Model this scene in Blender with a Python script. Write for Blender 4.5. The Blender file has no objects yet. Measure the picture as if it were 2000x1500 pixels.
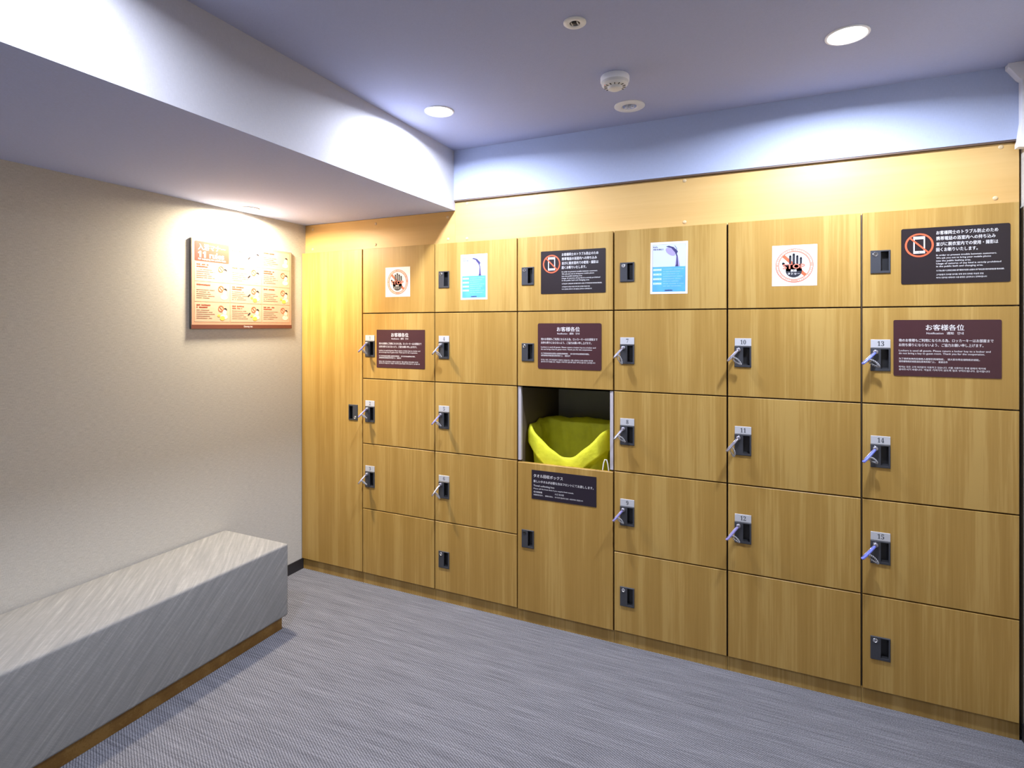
import bpy, bmesh, math, random
from mathutils import Vector, Matrix
random.seed(7)
SC = bpy.context.scene
COL = SC.collection
PI = math.pi

# ------------------------------------------------------------------ camera
F_PX, HORIZON, YAW = 1082.755, 637.25, 0.428725      # pixels of the 2000x1500 frame
cam = bpy.data.cameras.new('camera')
cam.sensor_width = 36.0
cam.lens = F_PX / 2000 * 36.0
cam.shift_y = -(750 - HORIZON) / 2000
cam.clip_start = 0.05
cam_o = bpy.data.objects.new('camera', cam)
cam_o.location = (2.4952, -2.4649, 1.4329)
cam_o.rotation_euler = (PI / 2, 0, YAW)
COL.objects.link(cam_o)
SC.camera = cam_o

# ------------------------------------------------------------------ world, view
w = bpy.data.worlds.new('world'); SC.world = w
w.use_nodes = True
w.node_tree.nodes['Background'].inputs[0].default_value = (0.55, 0.62, 0.9, 1)
w.node_tree.nodes['Background'].inputs[1].default_value = 0.3
vs = SC.view_settings
vs.view_transform = 'Standard'; vs.look = 'None'; vs.gamma = 1; vs.use_curve_mapping = False
vs.exposure = 0.3

COOL = (0.77, 0.83, 1.0)          # ceiling downlights
WARM = (1.0, 0.85, 0.63)          # lamps under the soffit
P_COOL, P_WARM = 22.5, 27.0

# ------------------------------------------------------------------ room sizes (metres)
CEIL = 2.34
SOF = 2.0326                       # underside of the soffit
BEAM_X = 1.0307
XR = 3.308                         # right wall
YB = -4.25                         # wall behind the photographer
COLX = [0.0, 0.452, 0.9247, 1.3973, 1.8726, 2.3514, 2.8276, 3.2949]
ROWS = [1.8624, 1.5045, 1.1420, 0.7808, 0.4190, 0.0605]

# ================================================================== helpers
WLOC = {}

def link(o):
    COL.objects.link(o); return o

def add(name, mesh, mat, parent=None, loc=(0, 0, 0)):
    """one mesh object; loc is in the parent's frame"""
    o = bpy.data.objects.new(name, mesh)
    if mat is not None:
        if not mesh.materials: mesh.materials.append(mat)
        elif mesh.materials[0] is not mat:
            o.material_slots[0].link = 'OBJECT'; o.material_slots[0].material = mat
    link(o)
    if parent: o.parent = parent
    o.location = loc
    return o

def thing(name, label, cat, loc=(0, 0, 0), rotz=0, group=None):
    o = bpy.data.objects.new(name, None); link(o)
    o.empty_display_size = 0.05
    o.location = loc; o.rotation_euler = (0, 0, rotz)
    tag(o, label, cat, group)
    return o

def tag(o, label, cat, group=None):
    o['label'] = label; o['category'] = cat
    if group: o['group'] = group
    return o

def struct(o, label=None):
    o['kind'] = 'structure'
    if label: o['label'] = label
    return o

def to_mesh(bm, name='m', smooth=False):
    me = bpy.data.meshes.new(name)
    bmesh.ops.recalc_face_normals(bm, faces=bm.faces)
    if smooth:
        for f in bm.faces: f.smooth = True
    bm.to_mesh(me); bm.free()
    return me

def bx(bm, x0, x1, y0, y1, z0, z1):
    v = [bm.verts.new((x, y, z)) for z in (z0, z1) for y in (y0, y1) for x in (x0, x1)]
    for f in ((0, 2, 3, 1), (4, 5, 7, 6), (0, 1, 5, 4), (2, 6, 7, 3), (0, 4, 6, 2), (1, 3, 7, 5)):
        bm.faces.new([v[i] for i in f])

def box_mesh(x0, x1, y0, y1, z0, z1, bevel=0, seg=2):
    bm = bmesh.new(); bx(bm, x0, x1, y0, y1, z0, z1)
    if bevel: bmesh.ops.bevel(bm, geom=bm.edges[:], offset=bevel, segments=seg, affect='EDGES', profile=0.5)
    return to_mesh(bm)

def lathe(bm, prof, n=40, axis='z', o=(0, 0, 0)):
    """prof: (radius, height) pairs; axis 'z' or '-y' (height runs out of the door)"""
    rings = []
    for r, h in prof:
        ring = []
        for k in range(1 if r == 0 else n):
            a = 2 * PI * k / n
            p = (r * math.cos(a), r * math.sin(a), h)
            if axis == '-y': p = (p[0], -h, p[1])
            ring.append(bm.verts.new((p[0] + o[0], p[1] + o[1], p[2] + o[2])))
        rings.append(ring)
    for a, b in zip(rings, rings[1:]):
        for k in range(n):
            i, j = k, (k + 1) % n
            if len(a) == 1 and len(b) == 1: continue
            if len(a) == 1: bm.faces.new((a[0], b[i], b[j]))
            elif len(b) == 1: bm.faces.new((a[i], a[j], b[0]))
            else: bm.faces.new((a[i], a[j], b[j], b[i]))

def lathe_mesh(prof, n=40, axis='z', smooth=True):
    bm = bmesh.new(); lathe(bm, prof, n, axis)
    me = to_mesh(bm, smooth=smooth)
    if smooth:
        me.set_sharp_from_angle(angle=math.radians(35))
    return me

def tube(bm, pts, r, n=8, closed=False):
    pts = [Vector(p) for p in pts]; N = len(pts); rings = []
    up = Vector((0.31, 0.2, 0.93)).normalized(); prev = None
    for i, p in enumerate(pts):
        a = pts[(i - 1) % N] if (closed or i > 0) else p
        b = pts[(i + 1) % N] if (closed or i < N - 1) else p
        t = (b - a).normalized()
        if prev is None: s = t.cross(up).normalized()
        else: s = (prev - t * prev.dot(t)).normalized()
        prev = s; q = t.cross(s)
        rr = r[i] if isinstance(r, (list, tuple)) else r
        rings.append([bm.verts.new(p + (s * math.cos(2 * PI * k / n) + q * math.sin(2 * PI * k / n)) * rr) for k in range(n)])
    for i in range(N if closed else N - 1):
        a, b = rings[i], rings[(i + 1) % N]
        for k in range(n): bm.faces.new((a[k], a[(k + 1) % n], b[(k + 1) % n], b[k]))
    if not closed:
        bm.faces.new(rings[0][::-1]); bm.faces.new(rings[-1])

def plate_outline(w_, h_, r=0.0, seg=5):
    """rounded rectangle outline, counter-clockwise in (x, z), centred"""
    if r <= 0: return [(-w_/2, -h_/2), (w_/2, -h_/2), (w_/2, h_/2), (-w_/2, h_/2)]
    pts = []
    for cx, cz, a0 in ((w_/2-r, -h_/2+r, -90), (w_/2-r, h_/2-r, 0), (-w_/2+r, h_/2-r, 90), (-w_/2+r, -h_/2+r, 180)):
        for k in range(seg + 1):
            a = math.radians(a0 + 90 * k / seg)
            pts.append((cx + r * math.cos(a), cz + r * math.sin(a)))
    return pts

def slab_mesh(outline, t):
    """outline in (x, z) extruded from y=0 (back) to y=-t (front)"""
    bm = bmesh.new()
    a = [bm.verts.new((x, 0, z)) for x, z in outline]
    b = [bm.verts.new((x, -t, z)) for x, z in outline]
    bm.faces.new(a[::-1]); bm.faces.new(b)
    n = len(a)
    for i in range(n): bm.faces.new((a[i], a[(i+1) % n], b[(i+1) % n], b[i]))
    return to_mesh(bm)

PT = 0.0003                                            # thickness of print and lettering
def flat_mesh(polys, t=PT):
    """several flat polygons (x, z) of printed ink, as thin slabs"""
    bm = bmesh.new()
    for outline in polys:
        a = [bm.verts.new((x, 0, z)) for x, z in outline]
        b = [bm.verts.new((x, -t, z)) for x, z in outline]
        bm.faces.new(b)
        n = len(a)
        for i in range(n): bm.faces.new((a[i], a[(i+1) % n], b[(i+1) % n], b[i]))
    return to_mesh(bm)

def ring_polys(cx, cz, r0, r1, n=48, ax=1.0):
    out = []
    for k in range(n):
        a, b = 2*PI*k/n, 2*PI*(k+1)/n
        out.append([(cx+ax*r0*math.cos(a), cz+r0*math.sin(a)), (cx+ax*r1*math.cos(a), cz+r1*math.sin(a)),
                    (cx+ax*r1*math.cos(b), cz+r1*math.sin(b)), (cx+ax*r0*math.cos(b), cz+r0*math.sin(b))])
    return out

def disc_poly(cx, cz, rx, rz=None, n=28, a0=0, a1=2*PI):
    rz = rz or rx
    return [(cx+rx*math.cos(a0+(a1-a0)*k/n), cz+rz*math.sin(a0+(a1-a0)*k/n)) for k in range(n)]

def rect(x0, z0, x1, z1): return [(x0, z0), (x1, z0), (x1, z1), (x0, z1)]

def bar_poly(x0, z0, x1, z1, wd):
    dx, dz = x1-x0, z1-z0; L = math.hypot(dx, dz); nx, nz = -dz/L*wd/2, dx/L*wd/2
    return [(x0-nx, z0-nz), (x1-nx, z1-nz), (x1+nx, z1+nz), (x0+nx, z0+nz)]

TXT = {}
def text_mesh(s, width, height=None, bold=0.0, align='l'):
    """lettering as a flat mesh in (x, z), scaled to the given width (and cap height); origin at left (or centre) of its baseline box"""
    key = (s, round(width, 5), height, bold, align)
    if key in TXT: return TXT[key]
    c = bpy.data.curves.new('lettering', 'FONT'); c.body = s; c.resolution_u = 2
    c.fill_mode = 'FRONT'
    o = bpy.data.objects.new('lettering', c); COL.objects.link(o)
    dg = bpy.context.evaluated_depsgraph_get()
    me = bpy.data.meshes.new_from_object(o.evaluated_get(dg))
    bpy.data.objects.remove(o); bpy.data.curves.remove(c)
    xs = [v.co.x for v in me.vertices]; ys = [v.co.y for v in me.vertices]
    x0, x1, y0, y1 = min(xs), max(xs), min(ys), max(ys)
    sx = width / (x1 - x0); sy = sx if height is None else height / (y1 - y0)
    ox = x0 if align == 'l' else (x0 + x1) / 2
    for v in me.vertices:
        v.co = ((v.co.x - ox) * sx, 0, (v.co.y - y0) * sy)
    me.materials.clear()
    if bold:                                           # heavier strokes: the outline doubled sideways
        bm = bmesh.new(); d = bold * sx
        for k, (ex, ez) in enumerate(((-d, 0), (d, 0), (0, d * .6))):
            tmp = me.copy(); tmp.transform(Matrix.Translation((ex, -0.00002 * k, ez))); bm.from_mesh(tmp); bpy.data.meshes.remove(tmp)
        bm.to_mesh(me); bm.free()
    TXT[key] = me
    return me

def scribble(x0, z, x1, h_, cw=0.85, gap=0.28, seed=0):
    """a line of print too small to read: a row of tiny marks"""
    rnd = random.Random(seed); out = []; x = x0
    while x < x1:
        wd = h_ * cw * rnd.uniform(0.7, 1.1)
        if x + wd > x1: break
        if rnd.random() > 0.08:
            out.append(rect(x, z + h_*rnd.uniform(0, .15), x + wd, z + h_*rnd.uniform(.8, 1)))
        x += wd + h_ * gap
    return out

# ================================================================== materials
def mat_base(name):
    m = bpy.data.materials.new(name); m.use_nodes = True
    nt = m.node_tree; b = nt.nodes['Principled BSDF']
    return m, nt, b

def N(nt, kind, **kw):
    n = nt.nodes.new(kind)
    for k, v in kw.items(): setattr(n, k, v)
    return n

def plain(name, rgb, rough=0.5, metal=0, spec=0.5, var=0.04, vscale=40, bump=0.0, bscale=300, trans=0):
    """flat colour with a little mottling and fine relief"""
    m, nt, b = mat_base(name)
    L = nt.links.new
    tc = N(nt, 'ShaderNodeTexCoord')
    nz = N(nt, 'ShaderNodeTexNoise'); nz.inputs['Scale'].default_value = vscale; nz.inputs['Detail'].default_value = 3
    L(tc.outputs['Object'], nz.inputs['Vector'])
    mx = N(nt, 'ShaderNodeMix', data_type='RGBA')
    mx.inputs['A'].default_value = (*[c * (1 - var) for c in rgb], 1)
    mx.inputs['B'].default_value = (*[min(1, c * (1 + var)) for c in rgb], 1)
    L(nz.outputs['Fac'], mx.inputs['Factor']); L(mx.outputs['Result'], b.inputs['Base Color'])
    b.inputs['Roughness'].default_value = rough; b.inputs['Metallic'].default_value = metal
    b.inputs['Specular IOR Level'].default_value = spec
    b.inputs['Transmission Weight'].default_value = trans
    if bump:
        n2 = N(nt, 'ShaderNodeTexNoise'); n2.inputs['Scale'].default_value = bscale
        L(tc.outputs['Object'], n2.inputs['Vector'])
        bp = N(nt, 'ShaderNodeBump'); bp.inputs['Strength'].default_value = bump; bp.inputs['Distance'].default_value = 0.002
        L(n2.outputs['Fac'], bp.inputs['Height']); L(bp.outputs['Normal'], b.inputs['Normal'])
    return m

def ramp(nt, stops):
    r = N(nt, 'ShaderNodeValToRGB'); e = r.color_ramp.elements
    e[0].position, e[0].color = stops[0][0], (*stops[0][1], 1)
    e[1].position, e[1].color = stops[-1][0], (*stops[-1][1], 1)
    for p, c in stops[1:-1]:
        q = e.new(p); q.color = (*c, 1)
    return r

def wood(name, dark, mid, light, grain='z', rough=0.42, contrast=1.0):
    """wood-print laminate: long bands and fine pores along the grain, shifted per panel"""
    m, nt, b = mat_base(name); L = nt.links.new
    tc = N(nt, 'ShaderNodeTexCoord'); oi = N(nt, 'ShaderNodeObjectInfo')
    off = N(nt, 'ShaderNodeVectorMath', operation='MULTIPLY_ADD')
    cmb = N(nt, 'ShaderNodeCombineXYZ')
    L(oi.outputs['Random'], cmb.inputs['X']); L(oi.outputs['Random'], cmb.inputs['Z'])
    L(cmb.outputs[0], off.inputs[0]); off.inputs[1].default_value = (37, 0, 61); L(tc.outputs['Object'], off.inputs[2])
    def layer(across, along, detail, rough_=0.55, dist=0.0):
        mp = N(nt, 'ShaderNodeMapping')
        mp.inputs['Scale'].default_value = (across, across, along) if grain == 'z' else (along, across, across)
        L(off.outputs[0], mp.inputs['Vector'])
        n = N(nt, 'ShaderNodeTexNoise'); n.inputs['Scale'].default_value = 1.0; n.inputs['Detail'].default_value = detail
        n.inputs['Roughness'].default_value = rough_; n.inputs['Distortion'].default_value = dist
        L(mp.outputs[0], n.inputs['Vector']); return n
    bands = layer(13, 0.45, 3, 0.5, 0.25)
    fine = layer(120, 2.2, 4, 0.6)
    pores = layer(420, 9, 2, 0.5)
    s1 = N(nt, 'ShaderNodeMath', operation='MULTIPLY_ADD'); L(fine.outputs['Fac'], s1.inputs[0]); s1.inputs[1].default_value = 0.55 * contrast
    L(bands.outputs['Fac'], s1.inputs[2])
    s2 = N(nt, 'ShaderNodeMath', operation='MULTIPLY_ADD'); L(pores.outputs['Fac'], s2.inputs[0]); s2.inputs[1].default_value = 0.22 * contrast
    L(s1.outputs[0], s2.inputs[2])
    lo = 0.5 + 0.275*contrast + 0.11*contrast   # mean of the summed layers
    r = ramp(nt, [(lo-0.36, dark), (lo, mid), (min(1, lo+0.32), light)])
    L(s2.outputs[0], r.inputs[0]); L(r.outputs[0], b.inputs['Base Color'])
    b.inputs['Roughness'].default_value = rough; b.inputs['Specular IOR Level'].default_value = 0.4
    bp = N(nt, 'ShaderNodeBump'); bp.inputs['Strength'].default_value = 0.08; bp.inputs['Distance'].default_value = 0.001
    L(s2.outputs[0], bp.inputs['Height']); L(bp.outputs['Normal'], b.inputs['Normal'])
    return m

def wallpaper(name, rgb, ax, strength=0.10, rough=0.85, wa=(700, 60), wb=(60, 700)):
    """woven vinyl wall covering: two crossed thread directions; ax = the two axes of the surface"""
    m, nt, b = mat_base(name); L = nt.links.new
    tc = N(nt, 'ShaderNodeTexCoord')
    def threads(u, v):
        sc = [1.0, 1.0, 1.0]; sc[ax[0]] = u; sc[ax[1]] = v
        mp = N(nt, 'ShaderNodeMapping'); mp.inputs['Scale'].default_value = sc
        L(tc.outputs['Object'], mp.inputs['Vector'])
        n = N(nt, 'ShaderNodeTexNoise'); n.inputs['Scale'].default_value = 1; n.inputs['Detail'].default_value = 2
        L(mp.outputs[0], n.inputs['Vector']); return n
    a, c = threads(*wa), threads(*wb)
    s = N(nt, 'ShaderNodeMath', operation='ADD'); L(a.outputs['Fac'], s.inputs[0]); L(c.outputs['Fac'], s.inputs[1])
    r = ramp(nt, [(0.30, [x*(1-strength) for x in rgb]), (0.70, [min(1, x*(1+strength)) for x in rgb])])
    h = N(nt, 'ShaderNodeMath', operation='MULTIPLY'); L(s.outputs[0], h.inputs[0]); h.inputs[1].default_value = 0.5
    L(h.outputs[0], r.inputs[0]); L(r.outputs[0], b.inputs['Base Color'])
    b.inputs['Roughness'].default_value = rough; b.inputs['Specular IOR Level'].default_value = 0.25
    bp = N(nt, 'ShaderNodeBump'); bp.inputs['Strength'].default_value = 0.25; bp.inputs['Distance'].default_value = 0.001
    L(h.outputs[0], bp.inputs['Height']); L(bp.outputs['Normal'], b.inputs['Normal'])
    return m

def carpet(name):
    """grey loop carpet: fine diagonal ribs 8 mm apart, streaked yarn along the lockers, pale flecks"""
    m, nt, b = mat_base(name); L = nt.links.new
    tc = N(nt, 'ShaderNodeTexCoord')
    dot = N(nt, 'ShaderNodeVectorMath', operation='DOT_PRODUCT')
    L(tc.outputs['Object'], dot.inputs[0]); k = 2*PI/0.0078
    dot.inputs[1].default_value = (0.479*k, 0.878*k, 0)
    wob = N(nt, 'ShaderNodeTexNoise'); wob.inputs['Scale'].default_value = 9; L(tc.outputs['Object'], wob.inputs['Vector'])
    ad = N(nt, 'ShaderNodeMath', operation='MULTIPLY_ADD'); L(wob.outputs['Fac'], ad.inputs[0]); ad.inputs[1].default_value = 3.0; L(dot.outputs['Value'], ad.inputs[2])
    sn = N(nt, 'ShaderNodeMath', operation='SINE'); L(ad.outputs[0], sn.inputs[0])
    mp = N(nt, 'ShaderNodeMapping'); mp.inputs['Scale'].default_value = (5, 190, 1); L(tc.outputs['Object'], mp.inputs['Vector'])
    st = N(nt, 'ShaderNodeTexNoise'); st.inputs['Scale'].default_value = 1; st.inputs['Detail'].default_value = 4; L(mp.outputs[0], st.inputs['Vector'])
    mp2 = N(nt, 'ShaderNodeMapping'); mp2.inputs['Scale'].default_value = (1.2, 22, 1); L(tc.outputs['Object'], mp2.inputs['Vector'])
    st2 = N(nt, 'ShaderNodeTexNoise'); st2.inputs['Scale'].default_value = 1; st2.inputs['Detail'].default_value = 3; L(mp2.outputs[0], st2.inputs['Vector'])
    gr = N(nt, 'ShaderNodeTexNoise'); gr.inputs['Scale'].default_value = 260; gr.inputs['Detail'].default_value = 2; L(tc.outputs['Object'], gr.inputs['Vector'])
    def madd(a, f, c):
        n = N(nt, 'ShaderNodeMath', operation='MULTIPLY_ADD'); L(a, n.inputs[0]); n.inputs[1].default_value = f
        if isinstance(c, float): n.inputs[2].default_value = c
        else: L(c, n.inputs[2])
        return n.outputs[0]
    v = madd(sn.outputs[0], 0.17, -0.32)
    v = madd(st.outputs['Fac'], 0.62, v); v = madd(st2.outputs['Fac'], 0.22, v); v = madd(gr.outputs['Fac'], 0.8, v)
    r = ramp(nt, [(0.20, (0.066, 0.066, 0.076)), (0.5, (0.146, 0.149, 0.170)), (0.85, (0.29, 0.293, 0.325))])
    L(v, r.inputs[0]); L(r.outputs[0], b.inputs['Base Color'])
    b.inputs['Roughness'].default_value = 0.95; b.inputs['Specular IOR Level'].default_value = 0.1
    bp = N(nt, 'ShaderNodeBump'); bp.inputs['Strength'].default_value = 0.5; bp.inputs['Distance'].default_value = 0.003
    L(v, bp.inputs['Height']); L(bp.outputs['Normal'], b.inputs['Normal'])
    return m

def bench_fabric(name):
    """grey slub weave with pale streaks running diagonally over top and front"""
    m, nt, b = mat_base(name); L = nt.links.new
    tc = N(nt, 'ShaderNodeTexCoord')
    def dotv(vec):
        d = N(nt, 'ShaderNodeVectorMath', operation='DOT_PRODUCT'); L(tc.outputs['Object'], d.inputs[0]); d.inputs[1].default_value = vec
        return d.outputs['Value']
    s_, t_ = dotv((1.05, 1, -1.05)), dotv((-1, 1, 1))
    def streak(fs, ft, det):
        a = N(nt, 'ShaderNodeMath', operation='MULTIPLY'); L(s_, a.inputs[0]); a.inputs[1].default_value = fs
        c = N(nt, 'ShaderNodeMath', operation='MULTIPLY'); L(t_, c.inputs[0]); c.inputs[1].default_value = ft
        cb = N(nt, 'ShaderNodeCombineXYZ'); L(a.outputs[0], cb.inputs['X']); L(c.outputs[0], cb.inputs['Y'])
        n = N(nt, 'ShaderNodeTexNoise'); n.inputs['Scale'].default_value = 1; n.inputs['Detail'].default_value = det; L(cb.outputs[0], n.inputs['Vector'])
        return n.outputs['Fac']
    a, c, g = streak(52, 2.4, 2), streak(240, 12, 2), streak(16, 320, 2)
    def madd(x, f, y):
        n = N(nt, 'ShaderNodeMath', operation='MULTIPLY_ADD'); L(x, n.inputs[0]); n.inputs[1].default_value = f
        if isinstance(y, float): n.inputs[2].default_value = y
        else: L(y, n.inputs[2])
        return n.outputs[0]
    v = madd(a, 0.8, -0.30); v = madd(c, 0.45, v); v = madd(g, 0.35, v)
    r = ramp(nt, [(0.26, (0.205, 0.206, 0.203)), (0.54, (0.250, 0.249, 0.242)), (0.82, (0.345, 0.342, 0.328))])
    L(v, r.inputs[0]); L(r.outputs[0], b.inputs['Base Color'])
    b.inputs['Roughness'].default_value = 0.9; b.inputs['Specular IOR Level'].default_value = 0.15
    bp = N(nt, 'ShaderNodeBump'); bp.inputs['Strength'].default_value = 0.3; bp.inputs['Distance'].default_value = 0.001
    L(v, bp.inputs['Height']); L(bp.outputs['Normal'], b.inputs['Normal'])
    return m

def cloth(name, rgb):
    m, nt, b = mat_base(name); L = nt.links.new
    tc = N(nt, 'ShaderNodeTexCoord')
    n = N(nt, 'ShaderNodeTexNoise'); n.inputs['Scale'].default_value = 14; n.inputs['Detail'].default_value = 3; L(tc.outputs['Object'], n.inputs['Vector'])
    r = ramp(nt, [(0.3, [x*0.9 for x in rgb]), (0.7, [min(1, x*1.08) for x in rgb])]); L(n.outputs['Fac'], r.inputs[0])
    L(r.outputs[0], b.inputs['Base Color']); b.inputs['Roughness'].default_value = 0.7
    wv = N(nt, 'ShaderNodeTexNoise'); wv.inputs['Scale'].default_value = 45; wv.inputs['Detail'].default_value = 4; L(tc.outputs['Object'], wv.inputs['Vector'])
    bp = N(nt, 'ShaderNodeBump'); bp.inputs['Strength'].default_value = 0.5; bp.inputs['Distance'].default_value = 0.006
    L(wv.outputs['Fac'], bp.inputs['Height']); L(bp.outputs['Normal'], b.inputs['Normal'])
    tr = N(nt, 'ShaderNodeBsdfTranslucent'); L(r.outputs[0], tr.inputs['Color'])
    mx = N(nt, 'ShaderNodeMixShader'); mx.inputs[0].default_value = 0.4
    L(b.outputs[0], mx.inputs[1]); L(tr.outputs[0], mx.inputs[2]); L(mx.outputs[0], nt.nodes['Material Output'].inputs['Surface'])
    return m

def emit(name, rgb, strength):
    m, nt, b = mat_base(name)
    b.inputs['Base Color'].default_value = (0.9, 0.9, 0.9, 1)
    b.inputs['Emission Color'].default_value = (*rgb, 1); b.inputs['Emission Strength'].default_value = strength
    return m

M = {}
M['floor'] = carpet('carpet')
M['ceiling'] = plain('ceiling_paper', (0.40, 0.43, 0.60), 0.9, var=0.05, vscale=160, bump=0.35, bscale=420, spec=0.2)
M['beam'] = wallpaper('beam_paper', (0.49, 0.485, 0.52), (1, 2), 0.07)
M['soffit'] = wallpaper('soffit_paper_ambient_blue', (0.50, 0.58, 0.90), (0, 1), 0.08)  # blue of the ambient light is put into the underside colour
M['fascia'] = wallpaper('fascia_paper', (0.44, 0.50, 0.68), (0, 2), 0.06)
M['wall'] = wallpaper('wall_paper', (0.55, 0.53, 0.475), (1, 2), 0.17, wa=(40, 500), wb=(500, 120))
M['wall_x'] = wallpaper('wall_paper_far', (0.62, 0.60, 0.58), (0, 2), 0.06)
M['black'] = plain('black_vinyl', (0.022, 0.02, 0.022), 0.5)
M['white'] = plain('white_paint', (0.88, 0.88, 0.89), 0.4, var=0.02)
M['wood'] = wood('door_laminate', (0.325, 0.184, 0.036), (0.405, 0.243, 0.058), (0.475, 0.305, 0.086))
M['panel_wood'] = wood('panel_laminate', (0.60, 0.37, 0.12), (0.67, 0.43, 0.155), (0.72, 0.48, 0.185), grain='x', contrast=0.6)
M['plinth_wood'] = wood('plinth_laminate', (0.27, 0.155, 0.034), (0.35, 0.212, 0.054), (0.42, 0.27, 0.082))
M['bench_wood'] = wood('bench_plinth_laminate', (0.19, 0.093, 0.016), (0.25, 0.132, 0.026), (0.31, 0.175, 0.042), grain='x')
M['carcass'] = plain('carcass_board', (0.13, 0.095, 0.065), 0.6)
M['lining'] = plain('niche_lining_grey', (0.42, 0.42, 0.47), 0.55)
M['edge'] = plain('edge_band', (0.50, 0.47, 0.50), 0.5)
M['lock'] = plain('lock_grey', (0.046, 0.048, 0.056), 0.42, var=0.06, spec=0.4)
M['pocket'] = plain('pocket_black', (0.016, 0.016, 0.018), 0.4)
M['chrome'] = plain('chrome', (0.75, 0.75, 0.77), 0.22, metal=1.0, var=0.02)
M['slot'] = plain('slot_black', (0.01, 0.01, 0.01), 0.5)
M['numplate'] = plain('number_plate_silver', (0.56, 0.57, 0.60), 0.42, metal=0.15, var=0.02)
M['ink'] = plain('dark_ink', (0.04, 0.045, 0.055), 0.6)
M['silver_key'] = plain('key_silver', (0.36, 0.35, 0.42), 0.33, metal=0.85)
M['blue_key'] = plain('key_blue_plastic', (0.16, 0.20, 0.72), 0.35)
M['violet_key'] = plain('key_violet_plastic', (0.22, 0.20, 0.45), 0.35)
M['coil'] = plain('coil_clear_plastic', (0.50, 0.50, 0.52), 0.25, trans=0.25)
M['fabric'] = bench_fabric('bench_fabric')
M['bag'] = cloth('yellow_cloth', (0.93, 0.91, 0.05))
M['sign_dark'] = plain('sign_dark_brown', (0.020, 0.013, 0.015), 0.38, spec=0.35, var=0.05)
M['sign_maroon'] = plain('sign_maroon', (0.060, 0.021, 0.025), 0.38, spec=0.35, var=0.05)
M['sign_navy'] = plain('sign_dark_violet', (0.022, 0.016, 0.026), 0.38, spec=0.35, var=0.05)
M['ink_white'] = plain('white_ink', (0.82, 0.81, 0.82), 0.5, var=0.01)
M['ink_red'] = plain('red_orange_ink', (0.80, 0.12, 0.045), 0.5)
M['ink_redpink'] = plain('pale_red_ink', (0.90, 0.30, 0.22), 0.5)
M['ink_stop'] = plain('stop_red_ink', (0.86, 0.20, 0.13), 0.5)
M['ink_pinkwhite'] = plain('pink_white_ink', (0.95, 0.62, 0.56), 0.5)
M['ink_black'] = plain('black_ink', (0.018, 0.018, 0.026), 0.5)
M['paper'] = plain('white_paper', (0.84, 0.84, 0.84), 0.5, var=0.01)
M['sky_print'] = plain('pale_blue_print', (0.60, 0.68, 0.86), 0.45, var=0.10, vscale=9)
M['water_print'] = plain('blue_water_print', (0.10, 0.40, 0.80), 0.45, var=0.28, vscale=22)
M['lav_print'] = plain('lavender_print', (0.38, 0.33, 0.60), 0.45, var=0.1)
M['navy_print'] = plain('navy_print', (0.05, 0.045, 0.16), 0.45)
M['aqua_print'] = plain('light_aqua_print', (0.36, 0.66, 0.90), 0.45, var=0.1)
M['board_edge'] = plain('board_grey_edge', (0.16, 0.15, 0.14), 0.5)
M['board_print'] = plain('board_peach_print', (0.58, 0.33, 0.22), 0.5, var=0.02)
M['cell_print'] = plain('board_cell_print', (0.66, 0.42, 0.30), 0.5, var=0.02)
M['board_brown'] = plain('board_brown_print', (0.15, 0.042, 0.028), 0.5)
M['rust_ink'] = plain('rust_ink', (0.30, 0.05, 0.025), 0.5)
M['grey_ink'] = plain('grey_brown_ink', (0.20, 0.11, 0.08), 0.5)
M['yellow_ink'] = plain('yellow_ink', (0.86, 0.62, 0.10), 0.5)
M['skin_ink'] = plain('cream_ink', (0.93, 0.80, 0.62), 0.5)
M['lamp_cool'] = emit('downlight_glow', (0.95, 0.97, 1.0), 25)
M['lamp_warm'] = emit('soffit_lamp_glow', (1.0, 0.82, 0.55), 25)
M['glass'] = plain('lamp_glass', (0.85, 0.85, 0.85), 0.08, trans=0.6)
M['ivory'] = plain('ivory_plastic', (0.76, 0.75, 0.72), 0.4, var=0.02)
M['strip'] = plain('shadow_gap_brown', (0.13, 0.085, 0.06), 0.5)  # shade of the gap under the wall band, as a colour
M['screw'] = plain('screw_cap', (0.66, 0.50, 0.28), 0.4)

# ================================================================== the setting
def room_box(name, mat, *a, bevel=0):
    return struct(add(name, box_mesh(*a, bevel=bevel), mat))

room_box('floor', M['floor'], -0.1, XR + 0.1, YB - 0.1, 0.62, -0.05, 0.0)
room_box('ceiling', M['ceiling'], -0.1, XR + 0.1, YB - 0.1, 0.62, CEIL, CEIL + 0.06)
room_box('wall_left', M['wall'], -0.1, 0.0, YB - 0.1, 0.62, 0.0, CEIL)
room_box('wall_right', M['wall'], XR, XR + 0.1, YB - 0.1, 0.62, 0.0, CEIL)
room_box('wall_front', M['wall_x'], 0.0, XR, YB - 0.1, YB, 0.0, CEIL)
room_box('wall_back', M['wall_x'], 0.0, XR, 0.58, 0.62, 0.0, CEIL)
# soffit along the left wall: same paper, underside coloured bluer in place of cool ambient light
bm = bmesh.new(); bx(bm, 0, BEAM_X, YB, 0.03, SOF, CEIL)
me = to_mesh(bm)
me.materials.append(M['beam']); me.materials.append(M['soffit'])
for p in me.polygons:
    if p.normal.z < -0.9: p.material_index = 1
beam = link(bpy.data.objects.new('ceiling_beam', me)); struct(beam)
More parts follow.
